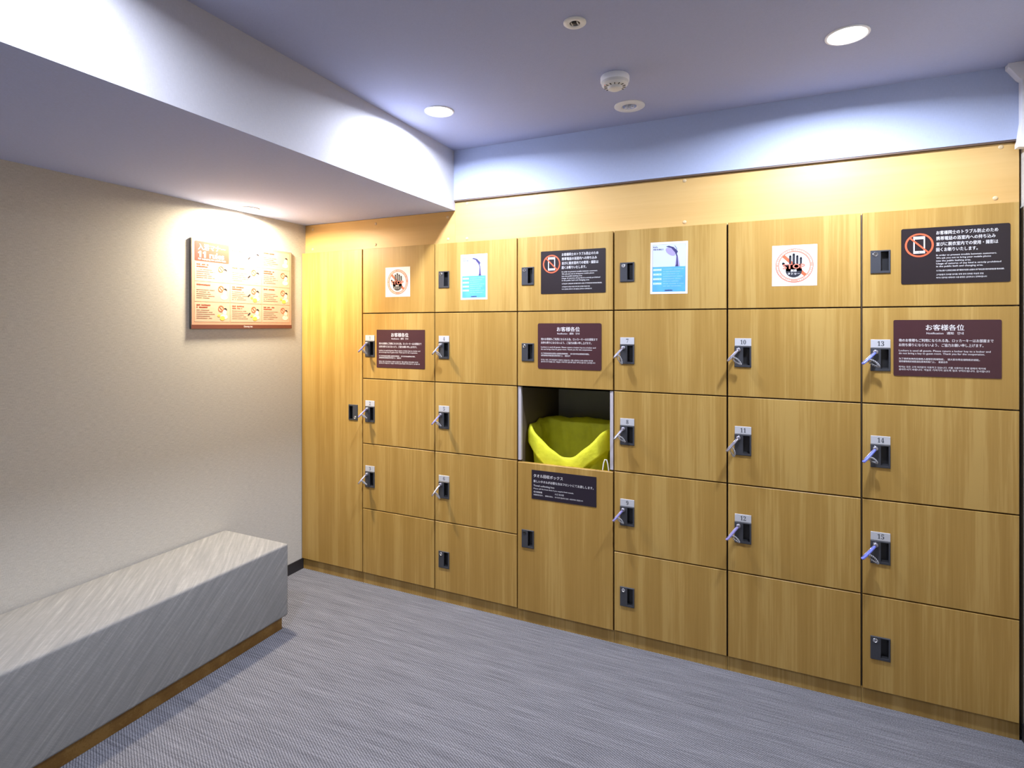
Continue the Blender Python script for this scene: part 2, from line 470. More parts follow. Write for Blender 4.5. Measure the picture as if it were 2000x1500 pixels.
# wall band above the lockers and a dark strip added as the shadow gap under it
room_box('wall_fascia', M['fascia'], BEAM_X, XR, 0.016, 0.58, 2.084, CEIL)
room_box('shadow_gap_strip', M['strip'], BEAM_X + .001, XR - .012, 0.018, 0.05, 2.0775, 2.0838)
room_box('baseboard_left', M['black'], 0.0, 0.006, YB, 0.012, 0.0, 0.061)
room_box('baseboard_right', M['black'], XR - 0.006, XR, YB, 0.012, 0.0, 0.061)
room_box('baseboard_front', M['black'], 0.006, XR - 0.006, YB, YB + 0.006, 0.0, 0.061)
# white moulded bracket board at the right wall, under the ceiling
prof = [(3.2575, 2.3395), (3.2575, 2.326), (3.2640, 2.318), (3.2860, 2.285), (3.2945, 2.277), (3.2945, 2.135),
        (3.2925, 2.120), (3.2870, 2.072), (3.2835, 2.062), (3.2835, 2.048), (XR, 2.046), (XR, 2.3395)]
o = add('trim_2', slab_mesh(prof, 0.032), M['white'], None, (0, 0.0155, 0)); struct(o)

# wood panel band above the lockers, two boards fixed with capped screws
def panel(name, x0, x1, z1, screws, label):
    o = struct(add(name, box_mesh(x0, x1, 0.030, 0.050, 1.8600, z1, bevel=0.0008, seg=1), M['panel_wood']), label)
    for x, z in screws:
        add('screw_cap', SCREW, M['screw'], o, (x, 0.030, z))
SCREW = lathe_mesh([(0, 0.0034), (0.003, 0.0034), (0.0062, 0.0024), (0.0078, 0.0008), (0.0078, 0.0)], 16, '-y')
panel('wall_panel', 0.0, 1.0300, 2.0320, [(0.058, 2.004), (0.058, 1.888), (0.52, 1.888), (0.52, 2.004), (0.985, 2.0035), (0.988, 1.888)],
      'golden wood panel band under the soffit')
panel('wall_panel', 1.0306, 3.3010, 2.0772, [(1.100, 2.0625), (1.100, 1.884), (2.177, 2.0632), (2.177, 1.884), (3.2505, 2.065), (3.235, 1.886)],
      'golden wood panel band under the white wall')

# ================================================================== lamps and ceiling fittings
def area(name, loc, power, rgb, size, parent, spread=150):
    l = bpy.data.lights.new(name, 'AREA'); l.shape = 'DISK'; l.size = size; l.energy = power; l.color = rgb
    l.spread = math.radians(spread)
    o = link(bpy.data.objects.new(name, l)); o.parent = parent; o.location = loc
    return o

DL_RING = lathe_mesh([(0.062, 0.0), (0.062, -0.0025), (0.060, -0.0040), (0.0545, -0.0040), (0.0525, -0.0015), (0.0525, 0.0)], 48)
DL_DISC = lathe_mesh([(0, -0.0016), (0.0524, -0.0016), (0.0524, -0.0004), (0, -0.0004)], 48, smooth=False)
def downlight(x, y, z, label, warm=False, group='round ceiling downlights', scale=1.0):
    t = thing('downlight', label, 'ceiling light', (x, y, z), 0, group)
    r = add('ring', DL_RING, M['white'], t); r.scale = (scale, scale, 1)
    d = add('diffuser', DL_DISC, M['lamp_warm' if warm else 'lamp_cool'], t); d.scale = (scale, scale, 1)
    area('lamp_light', (0, 0, -0.006), P_WARM if warm else P_COOL, WARM if warm else COOL, 0.10 * scale, t, 172 if warm else 167)
    return t

downlight(1.244, -0.466, CEIL, 'lit white downlight beside the beam, nearest the lockers')
downlight(2.727, -0.462, CEIL, 'lit white downlight at the right of the ceiling above the lockers')
downlight(1.244, -1.95, CEIL, 'lit white downlight beside the beam over the bench')
downlight(0.105, -0.455, SOF, 'warm lit downlight in the soffit above the bathing rules board', True, 'warm soffit downlights', 0.8)

t = thing('emergency_light', 'round white emergency light with a small clear bulb lens, unlit', 'emergency light', (1.987, -0.190, CEIL))
add('cover_ring', lathe_mesh([(0.062, 0), (0.062, -0.003), (0.058, -0.0055), (0.034, -0.0065), (0.030, -0.004), (0.028, 0.0), ], 48), M['ivory'], t)
add('reflector', lathe_mesh([(0.0285, -0.0035), (0.020, -0.0015), (0.008, -0.0008), (0, -0.0008)], 32), M['chrome'], t)
bm = bmesh.new()
for k in range(3):
    bmesh.ops.create_uvsphere(bm, u_segments=12, v_segments=8, radius=0.007, matrix=Matrix.Translation(((k-1)*0.013, 0.0, -0.006)))
add('bulb', to_mesh(bm, smooth=True), M['glass'], t)

t = thing('smoke_detector', 'domed white smoke detector on the ceiling', 'smoke detector', (1.998, -0.478, CEIL))
add('base', lathe_mesh([(0, 0), (0.050, 0), (0.052, -0.004), (0.052, -0.018), (0.050, -0.021), (0, -0.021)], 40), M['white'], t)
add('sensor_head', lathe_mesh([(0.049, -0.0205), (0.0475, -0.030), (0.040, -0.037), (0.027, -0.0385), (0.024, -0.046), (0.018, -0.049), (0, -0.0495)], 40), M['ivory'], t)
bm = bmesh.new()
for k in range(14):
    mt = Matrix.Rotation(2*PI*k/14, 4, 'Z')
    b2 = bmesh.new(); bx(b2, 0.0282, 0.0385, -0.0016, 0.0016, -0.0392, -0.0362); bmesh.ops.transform(b2, matrix=mt, verts=b2.verts)
    tmp = bpy.data.meshes.new('x'); b2.to_mesh(tmp); b2.free(); bm.from_mesh(tmp); bpy.data.meshes.remove(tmp)
add('vent_slots', to_mesh(bm), M['pocket'], t)
add('indicator', lathe_mesh([(0, -0.0015), (0.002, -0.001), (0.0022, 0)], 10), M['ink_red'], t, (-0.030, -0.028, -0.0368))

t = thing('ceiling_sensor', 'small round ivory ceiling sensor with a dark centre', 'sensor', (1.978, -0.883, CEIL))
add('rim', lathe_mesh([(0.034, 0), (0.034, -0.003), (0.031, -0.0052), (0.019, -0.0062), (0.016, -0.0045), (0.0155, -0.0005)], 40), M['ivory'], t)
add('lens', lathe_mesh([(0.0158, -0.002), (0.010, -0.0012), (0.009, -0.0035), (0.006, -0.0055), (0, -0.006)], 28), M['pocket'], t)
bm = bmesh.new()
for k in (-1, 1): bx(bm, k*0.0085-0.0012, k*0.0085+0.0012, -0.008, 0.008, -0.0055, -0.002)
add('lens_rib', to_mesh(bm), M['ivory'], t)

# ================================================================== lockers
DT = 0.020                                            # door thickness
def door_mesh(w_, h_, hole=None, ch=0.0012):
    """door centred on its own origin, front at y=0, back at y=DT; hole=(x0,x1,z0,z1) for the lock pocket"""
    bm = bmesh.new()
    def ring(x0, x1, z0, z1, y): return [bm.verts.new(p) for p in ((x0, y, z0), (x1, y, z0), (x1, y, z1), (x0, y, z1))]
    X, Z = w_/2, h_/2
    f = ring(-X+ch, X-ch, -Z+ch, Z-ch, 0); s = ring(-X, X, -Z, Z, ch); k = ring(-X, X, -Z, Z, DT)
    def strip(a, b):
        for i in range(4): bm.faces.new((a[i], a[(i+1) % 4], b[(i+1) % 4], b[i]))
    strip(f, s); strip(s, k)
    if hole:
        h0 = ring(*hole, 0); h1 = ring(*hole, DT)
        strip(h0, f); strip(h1, h0); strip(k, h1)
    else:
        bm.faces.new(f[::-1]); bm.faces.new(k)
    return to_mesh(bm)

LW, LH = 0.0635, 0.0865                                # lock plate
PK = (0.001, 0.0258, -0.0345, 0.0385)                  # finger pocket inside the plate (x0,x1,z0,z1)
def lock_meshes(mir=1):
    # grey plate with a chamfered rim and an opening for the fingers
    bm = bmesh.new()
    def ring(x0, x1, z0, z1, y): return [bm.verts.new((mir*a, y, c*mir)) for a, c in ((x0, z0), (x1, z0), (x1, z1), (x0, z1))]
    def strip(a, b):
        for i in range(4): bm.faces.new((a[i], a[(i+1) % 4], b[(i+1) % 4], b[i]))
    X, Z = LW/2, LH/2
    back = ring(-X, X, -Z, Z, 0.0); mid = ring(-X, X, -Z, Z, -0.0028); top = ring(-X+.0014, X-.0014, -Z+.0014, Z-.0014, -0.0042)
    inn = ring(*PK, -0.0042); deep = ring(*PK, -0.0005)
    strip(back, mid); strip(mid, top); strip(top, inn); strip(inn, deep)
    plate = to_mesh(bm)
    bm = bmesh.new()
    e = 0.0
    a = ring(PK[0]-.0007, PK[1]+.0007, PK[2]-.0007, PK[3]+.0007, -0.0006); b2 = ring(PK[0]-.004, PK[1]+.0006, PK[2]+.004, PK[3]-.001, 0.015)
    strip(a, b2); bm.faces.new(b2)
    pocket = to_mesh(bm)
    return plate, pocket
LOCK = {1: lock_meshes(1), -1: lock_meshes(-1)}
CYL = lathe_mesh([(0.0082, 0.0), (0.0082, 0.0012), (0.0072, 0.0020), (0.0055, 0.0020), (0.0050, 0.0014), (0, 0.0014)], 24, '-y')
KEYHOLE = box_mesh(-0.0008, 0.0008, -0.0019, -0.0012, -0.0035, 0.0035)
NUMPLATE = box_mesh(-LW/2 + .0008, LW/2 - .0002, -0.0024, 0.0, -0.0155, 0.0155, bevel=0.0007, seg=1)
CX_, CZ_ = -0.0165, 0.0285                             # lock cylinder in the plate's frame

LOCKS = {}                                             # number -> world position of the cylinder
def add_lock(door, dx, dz, xw, zw, num=None, mir=1, cyl='chrome'):
    pl, pk = LOCK[mir]
    add('lock_plate', pl, M['lock'], door, (dx, 0, dz))
    add('finger_pull', pk, M['pocket'], door, (dx, 0, dz))
    cx, cz = dx + CX_*mir, dz + CZ_*mir
    add('lock_cylinder', CYL, M[cyl], door, (cx, -0.0042, cz))
    add('keyhole', KEYHOLE, M['slot'], door, (cx, -0.0042, cz))
    if num:
        add('number_plate', NUMPLATE, M['numplate'], door, (dx, 0, dz + LH/2 + 0.0165))
        s = str(num)
        bold = ''.join(chr(0x1D7CE + int(c)) for c in s)          # serif figures
        wd = 0.0105 if len(s) == 1 else 0.0215
        if s == '1': wd = 0.0085
        tm = text_mesh(bold, wd, 0.0185, 0.0, 'c')
        add('number', tm, M['ink'], door, (dx + 0.001, -0.0025, dz + LH/2 + 0.0165 - 0.0092))
        LOCKS[num] = (xw + CX_, zw + CZ_)

GAPX, GAPZ = 0.0034, 0.0026
def cabinet(ci, label, rows, locks, opening=None, proud=0.0):
    """rows: list of (z_top, z_bottom); locks: {row: (x, z, number, mirrored)} in world metres"""
    x0, x1 = COLX[ci], COLX[ci+1]; xc = (x0+x1)/2
    t = thing('locker_cabinet', label, 'locker cabinet', (xc, 0, 0), 0, 'wood-finish locker columns')
    W = (x1-x0)/2
    bm = bmesh.new(); s = 0.015; y0, y1 = DT + 0.0015, 0.56; zb, zt = 0.058, 1.8590
    bx(bm, -W+.001, -W+s, y0, y1, zb, zt); bx(bm, W-s, W-.001, y0, y1, zb, zt)
    bx(bm, -W+s, W-s, y0, y1, zt-s, zt); bx(bm, -W+s, W-s, y0, y1, zb, zb+s); bx(bm, -W+s, W-s, y1-.008, y1, zb+s, zt-s)
    for a, b_ in zip(rows, rows[1:]):
        if opening and abs(a[1]-opening[1]) < 1e-6: continue
        z = a[1]; bx(bm, -W+s, W-s, y0+.002, y1-.008, z-.0075, z+.0075)
    if opening: bx(bm, -W+s, W-s, y0+.002, y1-.008, opening[0]-.0075, opening[0]+.0075)
    add('carcass', to_mesh(bm), M['carcass'], t)
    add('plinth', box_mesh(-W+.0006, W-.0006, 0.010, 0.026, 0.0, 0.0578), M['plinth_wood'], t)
    if opening:
        bm = bmesh.new()
        bx(bm, -W+s+.001, W-s-.001, y1-.012, y1-.009, opening[1]-.02, opening[0]-.009)
        add('niche_back', to_mesh(bm), M['lining'], t)
        for sx in (-1, 1):
            a = sx*(W-0.0175); e = 0.0145
            add('edge_strip', box_mesh(min(a, a+sx*e), max(a, a+sx*e), 0.004, DT+.001, opening[1]+.003, opening[0]-.003), M['edge'], t)
    for r, (za, zb_) in enumerate(rows):
        if opening and r == opening[2]: continue
        w_ = 2*W - 2*GAPX; h_ = za - zb_ - 2*GAPZ; zc = (za+zb_)/2
        if r == 0: h_ += GAPZ; zc += GAPZ/2
        hole = None
        if r in locks:
            lx, lz, num, mir = locks[r][:4]; dx, dz = lx-xc, lz-zc
            hole = sorted((dx+PK[0]*mir, dx+PK[1]*mir)); hz = sorted((dz+PK[2]*mir, dz+PK[3]*mir))
            hole = (hole[0]-.0045, hole[1]+.0008, hz[0]-.0008, hz[1]+.0008) if mir == 1 else (hole[0]-.0008, hole[1]+.0045, hz[0]-.0008, hz[1]+.0008)
        d = add('door', door_mesh(w_, h_, hole), M['wood'], t, (0, -proud, zc))
        if r in locks:
            add_lock(d, dx, dz, lx, lz, num, mir, *(locks[r][4:]))
    return t

R5 = [(ROWS[i], ROWS[i+1]) for i in range(5)]
LZ = (1.6745, 1.3080, 0.9460, 0.5850, 0.2245)          # heights of the locks, row by row
def lk(x, r, n=None): return (x, LZ[r], n, 1)
cabinet(0, 'tall narrow single-door wooden locker beside the left wall', [(ROWS[0], ROWS[5])], {0: (0.387, 0.9498, None, -1)})
x = 0.5045
cabinet(1, 'wooden locker column with tattoo ban sticker, next to the tall narrow locker', R5, {r: lk(x, r, r) for r in (1, 2, 3)})
x = 0.9815
cabinet(2, 'wooden locker column with shower poster, left of the yellow towel bag', R5,
        {0: lk(x, 0), 1: lk(x, 1, 4), 2: lk(x, 2, 5), 3: lk(x, 3, 6), 4: lk(x, 4)})
x = 1.4538
cabinet(3, 'wooden locker column with an open niche holding a yellow towel bag', [R5[0], R5[1], R5[2], (0.7765, ROWS[5]-.0015)],
        {0: lk(x, 0), 1: (x, 1.3078, None, 1), 3: (x, 0.4082, None, 1, 'slot')}, opening=(ROWS[2], ROWS[3], 2), proud=0.002)
x = 1.9341
cabinet(4, 'wooden locker column with shower poster, right of the yellow towel bag', R5,
        {0: lk(x, 0), 1: lk(x, 1, 7), 2: lk(x, 2, 8), 3: lk(x, 3, 9), 4: lk(x, 4)})
x = 2.4112
cabinet(5, 'wooden locker column with tattoo ban sticker, second from the right', R5, {1: lk(x, 1, 10), 2: lk(x, 2, 11), 3: lk(x, 3, 12)})
x = 2.8872
cabinet(6, 'rightmost wooden locker column with dark signs on its two top doors', R5,
        {0: lk(x, 0), 1: lk(x, 1, 13), 2: lk(x, 2, 14), 3: lk(x, 3, 15), 4: lk(x, 4)})

# ------------------------------------------------------------------ keys with wristbands
def make_key(num, d, kind, hang, seed):
    """d: direction and length of the key tag from the cylinder; hang: where the wristband loop ends"""
    cx, cz = LOCKS[num]
    t = thing('locker_key', KEYLAB[num], 'key', (cx, -0.0062, cz), 0, 'keys hanging in the locker locks')
    d = Vector(d); L = d.length; u = d.normalized()
    bm = bmesh.new()
    lathe(bm, [(0, 0.0), (0.0075, 0.0), (0.0085, 0.0015), (0.0085, 0.008), (0.0065, 0.0105), (0, 0.0105)], 18, '-y')
    add('key_head', to_mesh(bm, smooth=True), M['silver_key'], t)
    # tag: flat rounded bar seen edge-on
    s = Vector((0.62, -0.72, 0.30)); s = (s - u*s.dot(u)).normalized(); q = u.cross(s)
    bm = bmesh.new(); secs = [(0.06, .0042), (0.16, .0062), (0.45, .0075), (0.80, .0080), (0.95, .0066), (1.0, .0040)]
    prev = None
    for f, hw in secs:
        c = Vector((0, -0.008, 0)) + u*(L*f)
        r = [bm.verts.new(c + s*(a*hw) + q*(b*0.0030)) for a, b in ((-1, -.6), (-.85, -1), (.85, -1), (1, -.6), (1, .6), (.85, 1), (-.85, 1), (-1, .6))]
        if prev:
            for i in range(8): bm.faces.new((prev[i], prev[(i+1) % 8], r[(i+1) % 8], r[i]))
        else: bm.faces.new(r[::-1])
        prev = r
    bm.faces.new(prev)
    add('key_tag', to_mesh(bm), M[kind], t)
    # bright rim along the tag
    bm = bmesh.new()
    tube(bm, [Vector((0, -0.008, 0)) + u*(L*f) + q*0.0034 - s*0.003 for f in (0.10, 0.35, 0.6, 0.9)], 0.0016, 6)
    add('tag_edge', to_mesh(bm, smooth=True), M['silver_key'], t)
    # wristband: flattened coil loop
    h = Vector(hang); hl = h.length; hu = h.normalized()
    side = Vector((0.8, -0.55, 0.25)); side = (side - hu*side.dot(hu)).normalized()
    base = Vector((0, -0.008, 0)) + u*(L*0.62)
    pts = []
    n = 30
    for k in range(n):
        a = 2*PI*k/n
        pts.append(base + hu*(hl/2*(1-math.cos(a))) + side*(0.0085*math.sin(a)) + hu.cross(side)*(0.0012*math.sin(3*a)))
    # twisted like a coil: small helix round the loop
    hp = []
    turns = 22; m_ = turns*7
    for j in range(m_):
        f = j/m_*n; i0 = int(f) % n; fr = f-int(f)
        p = pts[i0].lerp(pts[(i0+1) % n], fr); tg = (pts[(i0+1) % n]-pts[i0]).normalized()
        e1 = tg.cross(hu.cross(side)).normalized(); e2 = tg.cross(e1); a = 2*PI*turns*j/m_
        hp.append(p + (e1*math.cos(a)+e2*math.sin(a))*0.0028)
    bm = bmesh.new(); tube(bm, hp, 0.0014, 5, closed=True)
    add('coil_band', to_mesh(bm, smooth=True), M['coil'], t)

ROWW = ('upper', 'middle', 'lower')
COLW = ('silver-tagged key with wristband, {} lock of the column beside the tall narrow locker',
        'silver-tagged key with wristband, {} numbered lock of the column left of the yellow bag',
        'silver key with wristband, {} numbered lock of the column right of the yellow bag',
        'silver key with wristband, {} lock of the column left of the rightmost lockers',
        'blue-tagged key with wristband, {} numbered lock of the rightmost locker column')
KEYLAB = {n: COLW[(n-1)//3].format(ROWW[(n-1) % 3]) for n in range(1, 16)}
DIR = {1: (-.016, -.044, -.044), 2: (-.018, -.044, -.040), 3: (-.016, -.046, -.042), 4: (-.018, -.044, -.048), 5: (-.020, -.046, -.044), 6: (-.022, -.042, -.050),
       7: (-.032, -.036, -.044), 8: (-.032, -.036, -.042), 9: (-.036, -.034, -.044), 10: (-.040, -.032, -.046), 11: (-.044, -.034, -.052), 12: (-.044, -.034, -.052),
       13: (-.046, -.030, -.044), 14: (-.044, -.030, -.048), 15: (-.048, -.030, -.048)}
HANG = {1: (.026, .012, -.028), 2: (.028, .010, -.020), 3: (.028, .010, -.022), 4: (.030, .010, -.030), 5: (.028, .012, -.026), 6: (.020, .012, -.034),
        7: (.018, .008, -.042), 8: (.032, .008, -.026), 9: (.026, .008, -.026), 10: (.034, .008, -.030), 11: (.010, .008, -.040), 12: (.030, .008, -.028),
        13: (.036, .006, -.026), 14: (.028, .006, -.020), 15: (.034, .006, -.032)}
for n_ in range(1, 16):
    make_key(n_, DIR[n_], 'blue_key' if n_ >= 13 else ('violet_key' if n_ in (1, 2, 5, 12, 9) else 'silver_key'), HANG[n_], n_)

# ================================================================== signs on the doors
def sign_root(name, label, cat, x0, x1, z1, z0, mat, r=0.0, t_=0.0018, group=None, y=0.0, tilt=0.0):
    t = thing(name, label, cat, ((x0+x1)/2, y, (z0+z1)/2), 0, group)
    t.rotation_euler = (0, tilt, 0)
    add('plate', slab_mesh(plate_outline(x1-x0, z1-z0, r), t_), mat, t)
    return t

def line(t, s, x, z, width, height=None, mat='ink_white', bold=0.0, align='l', y=-0.0020, name='lettering'):
    return add(name, text_mesh(s, width, height, bold, align), M[mat], t, (x, y, z))

def phone_sign(x0, x1, z1, z0, mat, r, label, y=0.0):
    t = sign_root('phone_ban_sign', label, 'sign', x0, x1, z1, z0, M[mat], r, group='no phone signs', y=y)
    W, H = 0.3146, 0.2038
    L0 = -W/2; T = H/2
    # prohibition ring, phone, slash
    cx, cz = L0 + 0.0545, T - 0.0625
    add('phone_symbol', flat_mesh([rect(cx-.0175, cz-.030, cx+.0175, cz-.021), rect(cx-.0175, cz+.022, cx+.0175, cz+.032),
                                   rect(cx-.0175, cz-.021, cx-.0135, cz+.022), rect(cx+.0135, cz-.021, cx+.0175, cz+.022)]), M['ink_white'], t, (0, -.0019, 0))
    add('home_button', flat_mesh([disc_poly(cx, cz-.0255, .0020, .0016, 10)]), M['ink_black'], t, (0, -.0022, 0))
    rp = ring_polys(cx, cz, .0375, .0435)
    rp.append(bar_poly(cx-.027, cz+.027, cx+.027, cz-.027, .0055))
    add('ban_ring', flat_mesh(rp), M['ink_red'], t, (0, -.0023, 0))
    X = L0 + 0.1055
    jp = [('お客様同士のトラブル防止のため', .1760, .0275), ('携帯電話の浴室内への持ち込み', .1690, .0480),
          ('並びに脱衣室内での使用・撮影は', .1760, .0685), ('固くお断りいたします。', .1190, .0885)]
    for s, wd, dz in jp: line(t, s, X, T-dz, wd, .0140, bold=0.010)
    en = [('In order to prevent trouble between customers.', .1720, .1045), ('We ask you not to bring your mobile phone', .1560, .1146),
          ('into the public bathing area.', .1000, .1250), ('Usage of cameras of any kind is strictly prohibited', .1840, .1350),
          ('in the public bath and changing area.', .1340, .1450)]
    for s, wd, dz in en: line(t, s, X, T-dz-.0018, wd, .0075, bold=0.006)
    for s, wd, dz in [('为了防止客户之间发生纠纷 请不要将手机带入浴室内 并严禁在更衣室内使用拍摄 敬请谅解。', .1930, .1620),
                      ('고객분들의 트러블 방지를 위해 휴대 전화를 욕실로 반입', .1350, .1765),
                      ('하거나 탈의실 내에서의 사용·촬영은 금지하오니 양해바랍니다', .1450, .1875)]:
        line(t, s, X, T-dz+.0015, wd, .0058, bold=0.008)
    return t

phone_sign(1.5217, 1.8361, 1.7885, 1.5865, 'sign_dark', 0.003, 'dark brown no-phone sign on the door above the yellow towel bag', -0.002)
phone_sign(2.9521, 3.2667, 1.7915, 1.5877, 'sign_dark', 0.006, 'dark brown no-phone sign at the top right of the rightmost lockers')

def notice_sign(x0, x1, z1, z0, mat, r, label, y=0.0):
    t = sign_root('key_notice_sign', label, 'sign', x0, x1, z1, z0, M[mat], r, group='locker key notices', y=y)
    T = (z1-z0)/2; L0 = -(x1-x0)/2; X = L0 + 0.0165
    line(t, 'お客様各位', -0.003, T-.0385,   .1120, .0215, bold=0.010, align='c')
    line(t, 'Notification   通知   안내', -0.003, T-.0530, .1080, .0095, bold=0.002, align='c')
    for s, wd, dz, h_ in [('他のお客様もご利用になられる為、ロッカーキーはお部屋まで', .2760, .0805, .0115), ('お持ち帰りにならないよう、ご協力お願い申し上げます。', .2480, .0975, .0115),
                          ('Lockers is used all guests. Please return a locker key to a locker and', .2680, .1180, .0085),
                          ('do not bring a key to guest room. Thank you for the cooperation.', .2520, .1280, .0085),
                          ('为了供所有来的住宿客人能够利用储物柜，  请大家勿带走储物柜的钥匙。', .2380, .1465, .0075),
                          ('请将储物柜的钥匙插在原来的柜门上。  谢谢合作', .1460, .1565, .0075),
                          ('락커는 모든 고객 여러분이 이용하고 있습니다. 키를 사용하신 후에 원래의 락커에', .2540, .1765, .0072),
                          ('꽂아두시기 바랍니다. 객실로 가져가지 않도록 협조 부탁드립니다. 감사합니다', .2660, .1860, .0072)]:
        line(t, s, X, T-dz, wd, h_, bold=0.008 if dz < .1 else 0.004)
    return t

notice_sign(0.5509, 0.8645, 1.4139, 1.2071, 'sign_maroon', 0.002, 'maroon notice sign under the left tattoo ban sticker')
notice_sign(1.5060, 1.8170, 1.4470, 1.2310, 'sign_maroon', 0.008, 'maroon notice sign on the door just above the towel niche', -0.002)
notice_sign(2.9283, 3.2431, 1.4562, 1.2497, 'sign_maroon', 0.005, 'maroon notice sign on the rightmost lockers, under the no-phone sign')

t = sign_root('towel_box_sign', 'dark towel collecting box sign below the yellow bag', 'sign', 1.4741, 1.7931, 0.7440, 0.6060, M['sign_navy'], 0.0, y=-0.002)
T, X = 0.069, -0.1595 + 0.010
line(t, 'タオル回収ボックス', X, T-.0345, .1480, .0160, bold=0.010)
line(t, '新しいタオルが必要な方はフロントにてお渡しします。', X, T-.0590, .2960, .0125, bold=0.009)
line(t, 'Towel collecting box', X, T-.0800, .1060, .0105, bold=0.006)
line(t, 'Please call the front desk if you require fresh towels.', X, T-.0925, .2010, .0080, bold=0.004)
line(t, '毛巾回收箱', X, T-.1075, .0440, .0082, bold=0.008); line(t, '수건 회수함', X+.1080, T-.1075, .0450, .0082, bold=0.008)
line(t, '如需新的毛巾，  请联系前台。', X, T-.1210, .1000, .0068, bold=0.006); line(t, '새 수건이 필요하신 분은  프런트에서 전달합니다', X+.1080, T-.1210, .1380, .0068, bold=0.006)

def stop_sticker(x0, x1, z1, z0, label, tilt=0.0):
    t = sign_root('tattoo_ban_sticker', label, 'sticker', x0, x1, z1, z0, M['paper'], 0.001, 0.0006, 'tattoo ban stickers', tilt=tilt)
    y = -.0007; a = 1.0
    R = .0675
    add('ban_ring', flat_mesh(ring_polys(0, 0, .0555, R)), M['ink_redpink'], t, (0, y, 0))
    add('ring_outline', flat_mesh(ring_polys(0, 0, .0660, R) + ring_polys(0, 0, .0545, .0562)), M['ink_red'], t, (0, y-.0003, 0))
    add('slash', flat_mesh([bar_poly(-.0395, .0395, .0395, -.0395, .0125)]), M['ink_red'], t, (0, y, 0))
    # small pale print round the ring
    mk = []
    for k in range(52):
        if k in (12, 13, 25, 26, 27, 39, 51): continue
        a_ = PI/2 - 2*PI*k/52; c, s_ = math.cos(a_), math.sin(a_)
        mk.append(bar_poly(.0585*c, .0585*s_, .0638*c, .0638*s_, .0042 + .0012*((k*7) % 3 - 1)))
    add('ring_print', flat_mesh(mk), M['ink_pinkwhite'], t, (0, y-.0003, 0))
    # black raised hand
    polys = [disc_poly(-.0015, -.0200, .0290, .0270, 32)]
    polys.append(rect(-.0300, -.022, .0270, .0050))
    for fx, top, wd in ((-.0145, .0410, .0082), (-.0020, .0480, .0086), (.0105, .0405, .0082), (.0232, .0325, .0080)):
        polys.append(rect(fx-wd/2, .0, fx+wd/2, top-wd/2)); polys.append(disc_poly(fx, top-wd/2, wd/2, None, 14))
    polys += [bar_poly(-.0245, -.012, -.0395, .0090, .0092), disc_poly(-.0395, .0090, .0046, None, 12)]
    add('hand_symbol', flat_mesh(polys), M['ink_black'], t, (0, y-.0006, 0))
    line(t, 'STOP', -.0015, -.0130, .0780, .0185, 'ink_stop', 0.03, 'c', y-.0012)
    line(t, '刺青', -.0020, -.0255, .0215, .0100, 'ink_white', 0.02, 'c', y-.0012)
    line(t, 'タトゥー', -.0020, -.0375, .0430, .0095, 'ink_white', 0.01, 'c', y-.0012)
    return t
stop_sticker(0.6097, 0.7707, 1.7522, 1.5921, 'white STOP tattoo sticker on the door beside the tall narrow locker')
stop_sticker(2.5197, 2.6791, 1.7549, 1.5934, 'white STOP tattoo sticker on the door beside the right no-phone sign', math.radians(0.3))

